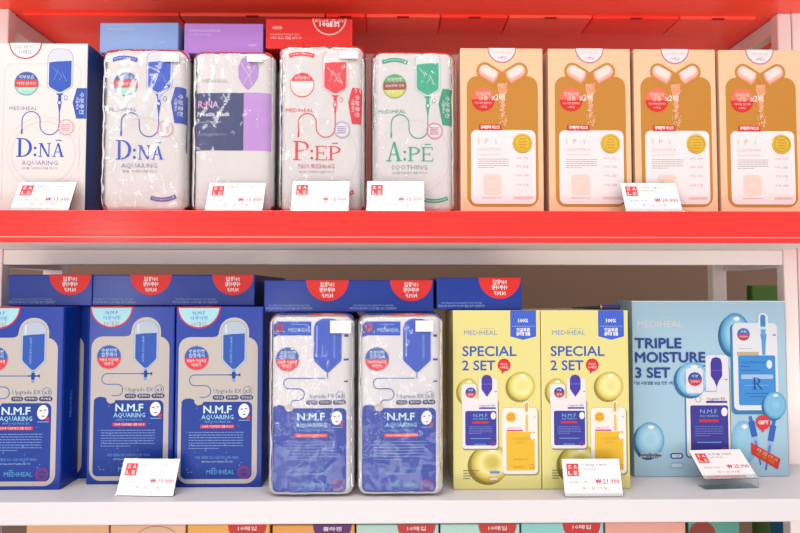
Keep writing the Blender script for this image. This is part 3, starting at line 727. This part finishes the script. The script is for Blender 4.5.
tr = carton('x', .1878, .2116, .05, ST, M('a9cbdf', .3, .4), triple_art()).build('three_set_box')
tag(tr, 'wide light blue triple moisture three set box at the right end of the white shelf', 'mask box')
place(tr, 710, .727, ZL, .05)

# ------------------------------------------------------------------ top row, red shelf
SR = .685/600
def dna_front():
    a = infusion_art(91, 'DNA', 'AQUARING', BLUE, '8f8ac0', 0, 0, M('d9dbe6'), M('2f57bd'), [M('3a5fa8'), M('d8454a'), M('9fdccb')],
                     ('피부보습', '수분진정 앰플 마스크', '물광케어'), M('e58f9a'), M('2c55b4'), False)
    half_disc(a, 28.6, 16.5, WHITE, M('cf4652'), 3); a.text('고보습 개별 마스크', 28.6, 4.2, 2.8, M('8b85a0'), 5, 24); a.text('10매입', 28.6, 9.3, 3.6, M('6b64a8'), 5, 12)
    return a
dna = carton('x', .104, .1985, .045, SR, M('e9e0dd', .36, .3), dna_front(), sidec=M('1c3f86', .35, .3)).build('serum_mask_box')
tag(dna, 'white carton with a blue infusion bottle and dark blue side, left end of red shelf', 'mask box')
place(dna, 40.5, .687, ZR, .045)
def top_pouch(px, Wp, Hp, art, label, seed, st=None, basec='ded8d7'):
    root, fr = pouch('wrapped_sachet_bundle', Wp, Hp, .034, SR, M(basec, .4, .12), art, (P(px, 130, .683).x, .683+.019, ZR+.0006), seed, wx=3.0, ya=1.03)
    tag(root, label, 'sachet bundle', 'wrapped sachet bundles on the red shelf')
    if st: sticker(root, fr, *st)
    return root
top_p = []
top_p.append(top_pouch(142, 83, 169, infusion_art(83, 'DNA', 'AQUARING', BLUE, '8f8ac0', -7, -5, M('dcdde8'), M('3055c8'), [M('3a5fa8'), M('d8454a'), M('9fdccb')],
    ('피부보습', '수분진정 앰플 마스크', '물광케어'), M('d98f9a'), M('2447b0')), 'wrapped white sachet bundle with a blue infusion bottle print', 4.1, (59, 6.5, 77, 15)))
ra = Art()
ra.poly([(45, 17), (48, 9), (55, 4), (62, 9), (66, 17), (65, 28), (60, 36), (55, 40), (50, 36), (45.5, 28)], M('b48ed0'), 1)
for p in ([(47, 12), (56, 26), (60, 38)], [(64, 12), (54, 28), (50, 36)], [(55, 5), (57, 22)]): ra.stroke(p, .5, M('e6dcf0'), 3)
ra.text('MEDIHEAL', 22, 31, 3.6, M('b9b2bb'), 2, 26)
ra.rect(0.6, 43, 51, 100, M('363f70'), 1); ra.rect(51, 42.5, 78, 100, M('c190d6'), 1); ra.rect(0.8, 96, 3, 100, M('4c5488'), 2)
ra.text('R:N', 12, 54.5, 6.5, M('e8a6d8'), 3, 14, bold=.4); ra.text('A', 22.5, 54.5, 6.5, M('c9b4e8'), 3, 6, bold=.4); ra.text('Proatin Mask', 20.5, 64, 4.2, M('e6e2f0'), 3, 33, bold=.35)
ra.text('RECHARGING SKIN CARE', 16, 72, 1.9, M('b9b8d8'), 3, 26); ra.text('고보습 탄력 단백질 앰플 마스크', 18, 84.5, 2.2, M('9a9bc6'), 3, 32); ra.rect(5, 76, 24, 76.4, M('8385b4'), 3)
ra.text('Firming', 65, 68, 4, M('dcb8ea'), 3, 18, rot=-90)
top_p.append(top_pouch(231.5, 79, 167, ra, 'wrapped white sachet bundle with a navy and lilac band', 6.2, (54, 5, 70, 13)))
top_p.append(top_pouch(321, 84, 174, infusion_art(83, 'PEP', 'NOURISHING', PRED, 'e08a92', -8, 0, M('ece4e4'), M('ee3a42'), [PRED, M('f2e6e6'), M('f0dcdc')],
    ('탄력케어', '영양공급', '앰플마스크'), M('a89ac8'), M('e22c3c'), badge_edge=PRED), 'wrapped white sachet bundle with a red infusion bottle print', 8.4, (60, 8, 79, 16)))
top_p.append(top_pouch(413.5, 81, 168, infusion_art(80, 'APE', 'SOOTHING', GREEN, '8cc4b0', -9, -5, M('dde6e2'), M('35ad88'), [M('52b06a'), M('9c4238'), M('d8d24a')],
    ('피부진정', '피부장벽 강화', '수분진정'), M('d86a84'), M('22996f'), badge_edge=M('6fae7a')), 'wrapped white sachet bundle with a green infusion bottle print', 11.3))
for k, (o, nm) in enumerate(zip(top_p, ('blue print', 'navy and lilac', 'red print', 'green print'))):
    if k < 3:
        for j in (1, 2): dup(o, (o.location.x, o.location.y+.0425*j+.001, o.location.z-(.0 if k != 2 else 0)), (0, 0, 0), '%s bundle in line behind the %s bundle of the red shelf' % (('second', 'third')[j-1], nm))

# lying cartons of the top row
def end_carton(W, D, col, art, px, d, zb, label, rz=0.):
    mb = carton('x', W, .182, D, SR, M(col, .36, .2), None, art)
    o = mb.build('mask_carton'); x = P(px, 40, d).x
    m = Matrix.Rotation(math.radians(rz), 3, 'Z') @ LR.to_matrix()
    o.location = (x, d+.182, zb+D/2); o.rotation_euler = m.to_euler()
    return tag(o, label, 'mask box', 'cartons lying on the wrapped bundles of the top row')
def ta(W, D, lines):
    """text placed as seen by the viewer; turned by half a turn because the carton lies face up"""
    a = Art()
    for t, x, y, h, m, wd in lines: a.text(t, W-x, y, h, m, 2, wd, rot=180)
    return a
ZTP = ZR+.1942
WB = 81; a = ta(WB, 33, [('DERMA MASK ESSENTIAL', 21, 7, 2.2, M('c9d8f2'), 30), ('진정 수분 앰플', 17, 11, 1.8, M('a9c0ea'), 22), ('MEDI', 65, 21, 2.2, M('b9ccf0'), 7)])
end_carton(.0935, .0365, '7f9fdc', a, 142, .703, ZTP, 'pale blue carton end lying above the blue print bundle', -1.2)
a = ta(WB, 33, [('R:NA PROATIN ESSENTIAL', 21, 8, 2.4, M('ecd8f6'), 32), ('단백질 탄력 앰플', 16, 12, 1.8, M('dcc0ee'), 22), ('10매입', 70, 23, 2.2, M('ecd8f6'), 8)])
end_carton(.0935, .0365, 'b57fd6', a, 223.5, .704, ZTP, 'lilac carton end lying above the navy and lilac bundle')
a = Art(); WR = 90
half_disc(a, WR-66, 17.5, M('e0201c'), M('f6c8c0'), 2)
a.text('10매입', WR-66, 6, 4, WHITE, 5, 20, bold=.5, rot=180); a.text('탄력영양', WR-66, 2.2, 2.4, WHITE, 5, 30, rot=180)
a.rr(WR-17, 8.3, WR-7, 11.6, 1.6, M('f6a8a0'), 2, 3); a.text('PEP', WR-12, 10, 2, M('e0201c'), 3, 7, rot=180)
a.text('NOURISHING ESSENTIAL MASK', WR-20, 17, 1.9, M('f6b8b0'), 2, 30, rot=180); a.text('P:EP 영양 앰플 마스크', WR-21, 20.5, 2.3, M('fbd8d2'), 2, 32, rot=180)
end_carton(.103, .0365, 'e8201c', a, 309, .703, ZR+.200, 'bright red carton end lying above the red print bundle')

# peach capsule cartons
def ipi_art():
    a = Art(); BR = M('c8862f')
    a.rr(6.8, 28.7, 82.4, 161, 11, BR, 1)
    half_disc(a, 44.4, 15.4, M('f3e6e6'), M('c07890'), 2); a.text('탄력 광채 앰플', 44.4, 4.8, 2, M('e0b6b6'), 4, 18); a.text('10매입', 44.4, 10, 2.6, M('8f6a9c'), 4, 9)
    def caps(x0, y0, x1, y1, r, m, L):
        d = Vector((x1-x0, y1-y0)); an = math.degrees(math.atan2(d.y, d.x))
        a.poly(arc(x0, y0, r, an+90, an+270, 10)+arc(x1, y1, r, an-90, an+90, 10), m, L)
    def halfc(x0, y0, x1, y1, r, m, L):      # open end at x1
        d = Vector((x1-x0, y1-y0)).normalized(); an = math.degrees(math.atan2(d.y, d.x))
        a.poly(arc(x0, y0, r, an+90, an+270, 10)+[(x1+d.y*r, y1-d.x*r), (x1+d.x*1.5, y1+d.y*1.5), (x1-d.y*r, y1+d.x*r)], m, L)
    caps(26, 23.5, 38, 30.5, 8.9, BR, 2); caps(63, 23.5, 51, 30.5, 8.9, BR, 2)
    halfc(26, 23.5, 38, 30.5, 6.5, M('f29a84'), 3); halfc(63, 23.5, 51, 30.5, 6.5, M('f29a84'), 3)
    halfc(25.8, 22.7, 37.4, 29.2, 5.5, M('f6b9aa'), 4); halfc(63.2, 22.7, 51.6, 29.2, 5.5, M('f6b9aa'), 4)
    halfc(26.2, 21.6, 37, 27.4, 4.2, M('f8ded8'), 5); halfc(62.8, 21.6, 52, 27.4, 4.2, M('f8ded8'), 5)
    a.poly([(44.4, 28), (47.2, 33), (44.4, 37), (41.6, 33)], BR, 6)
    rnd = random.Random(3)
    a.poly([(40, 36), (49.5, 36), (49.5, 43), (47, 47), (46.5, 62), (43, 62), (42, 50), (40, 44)], M('ef9a70'), 2)
    for k in range(190):
        y = 35+rnd.random()**.8*44; sx = 5 if y < 48 else (3.4 if y < 68 else 6)
        a.circ(44.8+rnd.gauss(0, .45)*sx, y, rnd.choice((.35, .5, .7)), M(rnd.choice(('f7b48c', 'f2a07c', 'fbd0b0'))), 3, 6)
    badge(a, 24.2, 52.4, 12.3, [M('f4755f'), M('dd2a24')], [('광채탄력', -5.2, 3.4, 15), ('앰플', -1, 3.2, 10), ('하루 두번 집중케어', 4, 1.9, 18), ('10매입', 7.8, 1.6, 7)], 4, tm=M('f9ddd0'))
    a.text('x2배', 40, 50.5, 5.6, M('f7e2d6'), 8, 14, bold=.4)
    a.rect(19.4, 78, 43.6, 84, M('e02a24'), 4); a.text('광채탄력 마스크', 31.5, 80.8, 2.6, WHITE, 5, 20, bold=.3)
    a.rr(11, 83.6, 79.5, 162-4, 6, M('f3e9ea'), 3)
    PK = M('f2a9ac'); 
    for t, x in (('I', 19), ('P', 27.5), ('I', 37.5)): a.text(t, x, 95, 5.2, PK, 5)
    a.text('LIGHTMAX', 31, 103, 3, M('f4b9b6'), 5, 26); a.text('PROATIN AMPOULE MASK', 31, 108.4, 1.3, M('f4b9b6'), 5, 24)
    a.lines(18, 51, 113, 121.5, 5, M('b9aaae'), 4, .8)
    a.rr(23.5, 128, 43.5, 149, 4, M('f6d6ca'), 4); a.ring(33.5, 138, 6.5, .4, M('f3c4b4'), 5); a.lines(23, 46, 152, 152, 1, M('f0a8b8'), 4, 1.2); a.rect(25, 151.5, 44, 152.3, M('f3b4c0'), 4)
    for y in (112, 120.5, 129.5, 139): a.text('광채 앰플', 65, y, 1.9, PK, 4, 14)
    a.rect(56, 150.5, 77, 153.5, M('f6d0cc'), 4); a.text('고함량 비타민', 66.5, 152, 1.9, PK, 5, 18)
    return a
SI = .0965/88
WI = .0965
GOLD = M('ffd04a', .3, .2, .7)
ipi = empty('capsule_mask_box', (0, 0, 0))
mb = carton('x', WI, .196, .04, SI, M('f6c79e', .3, .5), ipi_art(), None, ys=1.055); mb.build('carton', ipi)
mb = MB(); cz0 = 97*SI*1.055; cx, cz = 65.5*SI-WI/2, .196-97*SI*1.055
n = 32
vs = [(cx, -.0214, cz)]+[(cx+.0108*math.cos(2*math.pi*i/n), -.0211, cz+.0108*math.sin(2*math.pi*i/n)) for i in range(n)]+[(cx+.0116*math.cos(2*math.pi*i/n), -.0202, cz+.0116*math.sin(2*math.pi*i/n)) for i in range(n)]
fs = [(0, 1+i, 1+(i+1) % n) for i in range(n)]+[(1+i, 1+n+i, 1+n+(i+1) % n, 1+(i+1) % n) for i in range(n)]
mb.mesh(vs, fs, GOLD); 
sa = Art(); sa.ring(65.5, 97, 8.4, .5, M('d9a53a', .35, 0, .6), 24); 
for k in range(4): sa.rect(60.5+abs(k-1.5), 92+k*3, 70.5-abs(k-1.5), 93.2+k*3, M('e0ae3c', .35, 0, .6), 24)
sa.to_flat(mb, lambda x, y, z: (x*SI-WI/2, -.02-z, .196-cz0-(y-97)*SI))
tag(mb.build('gold_seal', ipi), 'round embossed gold seal')
g_i = 'peach capsule mask cartons on the red shelf'
place(ipi, 502, .688, ZR, .04)
tag(ipi, 'peach and brown capsule mask carton beside the green print bundle, leftmost of four', 'mask box', g_i)
for px, lb, dz in ((590, 'peach and brown capsule mask carton, second of four, left of the slanted price card', 0), (676, 'peach and brown capsule mask carton, third of four, right behind the slanted price card', .0005), (761.5, 'peach and brown capsule mask carton at the right end of the red shelf', .001)):
    dup(ipi, (P(px, 130, .688).x, .708+dz, ZR), (0, 0, 0), lb, g_i)

# ------------------------------------------------------------------ price cards
def price_card(price, blc, brc, tilt, d, zb, label, rz=0., l1='앰플 마스크 10매', l2='아쿠아링 EX', lift=0.):
    wd = .0635; h = .0395
    a = P((blc+brc)/2, 490 if zb < EYE else 208, d)
    root = empty('price_card', (a.x, d, zb), (0, 0, math.radians(rz)))
    tag(root, label, 'price card', 'white price cards on the shelves')
    T = Matrix.Rotation(math.radians(-tilt), 4, 'X')
    card = MB(); s = wd/58
    card.box(-wd/2, wd/2, -.0006, 0, .0004, h, M('fffafa', .3, .45), .0002)
    art = Art()
    RD = M('ea4048'); GT = M('6f6a70')
    art.rect(4, 4.5, 16, 16.5, RD, 1)
    for t, x, y in (('S', 7.2, 7.7), ('A', 12.8, 7.7), ('L', 7.2, 13.4), ('E', 12.8, 13.4)): art.text(t, x, y, 3.5, WHITE, 2, 3.4, bold=.12)
    art.text(l1, 18.5, 6, 2.1, GT, 1, 27, 'l'); art.text(l2, 18.5, 10, 1.9, GT, 1, 15, 'l')
    art.text('판매가격', 6, 22.5, 1.9, M('8a8588'), 1, 17, 'l'); art.text('₩ '+price, 32, 21.5, 4.3, M('e04858'), 1, 24, 'l', bold=.3)
    art.text('특가 할인상품', 18, 28, 2, M('e0606e'), 1, 25, 'l'); 
    art.to_flat(card, lambda x, y, z: (x*s-wd/2, -.0006-z, h-y*s), 4e-5)
    o = card.build('card', root); o.matrix_local = Matrix.Translation((0, 0, lift)) @ T
    # clear acrylic holder: sleeve front and back, foot on the shelf
    hb = MB()
    hb.box(-wd/2-.0006, wd/2+.0006, -.0018, -.0014, .0, .004, ACRYL); hb.box(-wd/2-.0006, wd/2+.0006, .0002, .0010, .0, h+.0008, ACRYL)
    ho = hb.build('acrylic_sleeve', root); ho.matrix_local = Matrix.Translation((0, 0, lift)) @ T
    fb = MB(); dd = h*math.sin(math.radians(tilt))*.6
    fb.box(-wd/2, wd/2, -.001, max(.008, dd*.8), 0.00005, .0009, ACRYL)
    if lift: fb.box(-wd/2, wd/2, -.0008, .0002, 0.0009, lift+.001, ACRYL); 
    fb.build('foot', root)
    return root
price_card('15,000', 10, 68, 26, .6615, ZR, 'tilted price card in front of the white carton with dark blue side')
price_card('15,000', 202, 265, 27, .6615, ZR, 'tilted price card in front of the navy and lilac bundle')
price_card('15,000', 288, 351, 22, .6610, ZR, 'tilted price card in front of the red print bundle')
price_card('15,000', 364, 427, 22, .6600, ZR, 'tilted price card in front of the green print bundle')
price_card('20,000', 625, 684, 25, .6615, ZR, 'tilted price card between the second and third peach cartons', l1='라이트맥스 앰플 마스크')
price_card('15,000', 114, 175, 27, .668, ZL, 'tilted price card between the middle and right standing blue cartons', -3)
price_card('21,900', 565, 623, 17, .659, ZL, 'price card reading 21,900 in front of the right yellow box', l1='스페셜 2세트')
price_card('25,900', 705, 758, 52, .684, ZL, 'steeply tilted price card on a clear foot before the light blue box', 4, l1='트리플 3세트', lift=.011)

# ------------------------------------------------------------------ bottom shelf, only the tops are in view
def low_carton(px0, px1, d, ytop, col, art, label, nm='mask_carton'):
    D = .045; x0, x1 = P(px0, 526, d).x, P(px1, 526, d).x; W = x1-x0-.0008
    H = P(400, ytop, d).z-ZB
    s = .68/600
    front, top = art(W/s) if art else (None, None)
    o = carton('x', W, H, D, s, M(col, .36, .3), front, top).build(nm)
    o.location = ((x0+x1)/2, d+D/2, ZB)
    return tag(o, label, 'mask box', 'cartons on the bottom shelf')
def st(c1, c2, xr, tx, top_t, edge=None, tm=WHITE):
    def f(W):
        a, b = Art(), Art(); cx = W-22
        half_disc(a, cx, 19, M(c1), M(edge or c1), 2); a.text(tx, cx, 4, 3, tm, 5, 18, bold=.3)
        b.ell(cx, 0, 20, 20, M(edge or c2), 2, 24, 0, 180); b.ell(cx, 0, 19, 19, M(c2), 3, 24, 0, 180); b.text(top_t, cx, 5, 3, tm if not edge else M('5c8a7c'), 4, 18)
        return a, b
    return f
def oval(W):
    a, b = Art(), Art(); a.ell(W*.62, 16, 22, 15, M('d8604e'), 1); a.ell(W*.62, 16, 21.3, 14.3, M('f6c9a6'), 2); b.rr(W*.25, 3, W*.85, 9, 3, M('d9c3a2'), 1)
    return a, b
low_carton(26, 109, .683, 520.5, 'f7bd8c', None, 'plain peach carton at the left of the bottom shelf')
low_carton(110, 186, .683, 523.5, 'f9bf92', oval, 'peach carton with a thin red oval outline on the bottom shelf')
low_carton(187, 270, .683, 523.5, 'fbb02c', st('e2322e', '7a2a6c', 0, '10매입', '콜라겐'), 'orange yellow carton beside the peach one on the bottom shelf')
low_carton(272, 355, .683, 524.5, 'f9a42a', st('6d2a78', '6d2a78', 0, '콜라겐', '10매입'), 'orange yellow carton beside the mint ones on the bottom shelf')
low_carton(356, 439, .683, 524.5, 'bfe6da', st('e03a34', 'c3e8dc', 0, '10매입', '티트리', 'b8604e'), 'left mint carton on the bottom shelf, beside the orange one')
low_carton(440, 520, .683, 524.5, 'bfe8de', st('e03a34', 'c3e8dc', 0, '10매입', '티트리', 'b8604e'), 'right mint carton on the bottom shelf, beside the aqua one')
low_carton(521, 604, .683, 523.8, '8fdad6', st('e2322e', 'f6b42c', 0, '10매입', '비타민'), 'aqua carton with a yellow and red sticker on the bottom shelf')
def pinkart(W):
    b = Art(); b.rr(6, 6, W-10, 24, 3, M('3a1f22'), 1); b.rr(7.5, 7, W-11.5, 21.5, 3, M('f4a08c'), 2); a = Art(); a.rr(2, 14, W-2, 60, 3, M('e88a78'), 1); return a, b
low_carton(605, 686, .683, 523.3, 'f7a792', pinkart, 'salmon pink carton with a black outlined panel on the bottom shelf')
def tealart(W):
    a, b = Art(), Art(); a.ell(14, 14, 14, 14, M('9c3a2c'), 1); b.ell(10, 0, 12, 12, M('9c3a2c'), 2, 20, 0, 180); return a, b
low_carton(688, 740, .70, 522.5, '3f9a86', tealart, 'dark teal carton at the right of the bottom shelf')
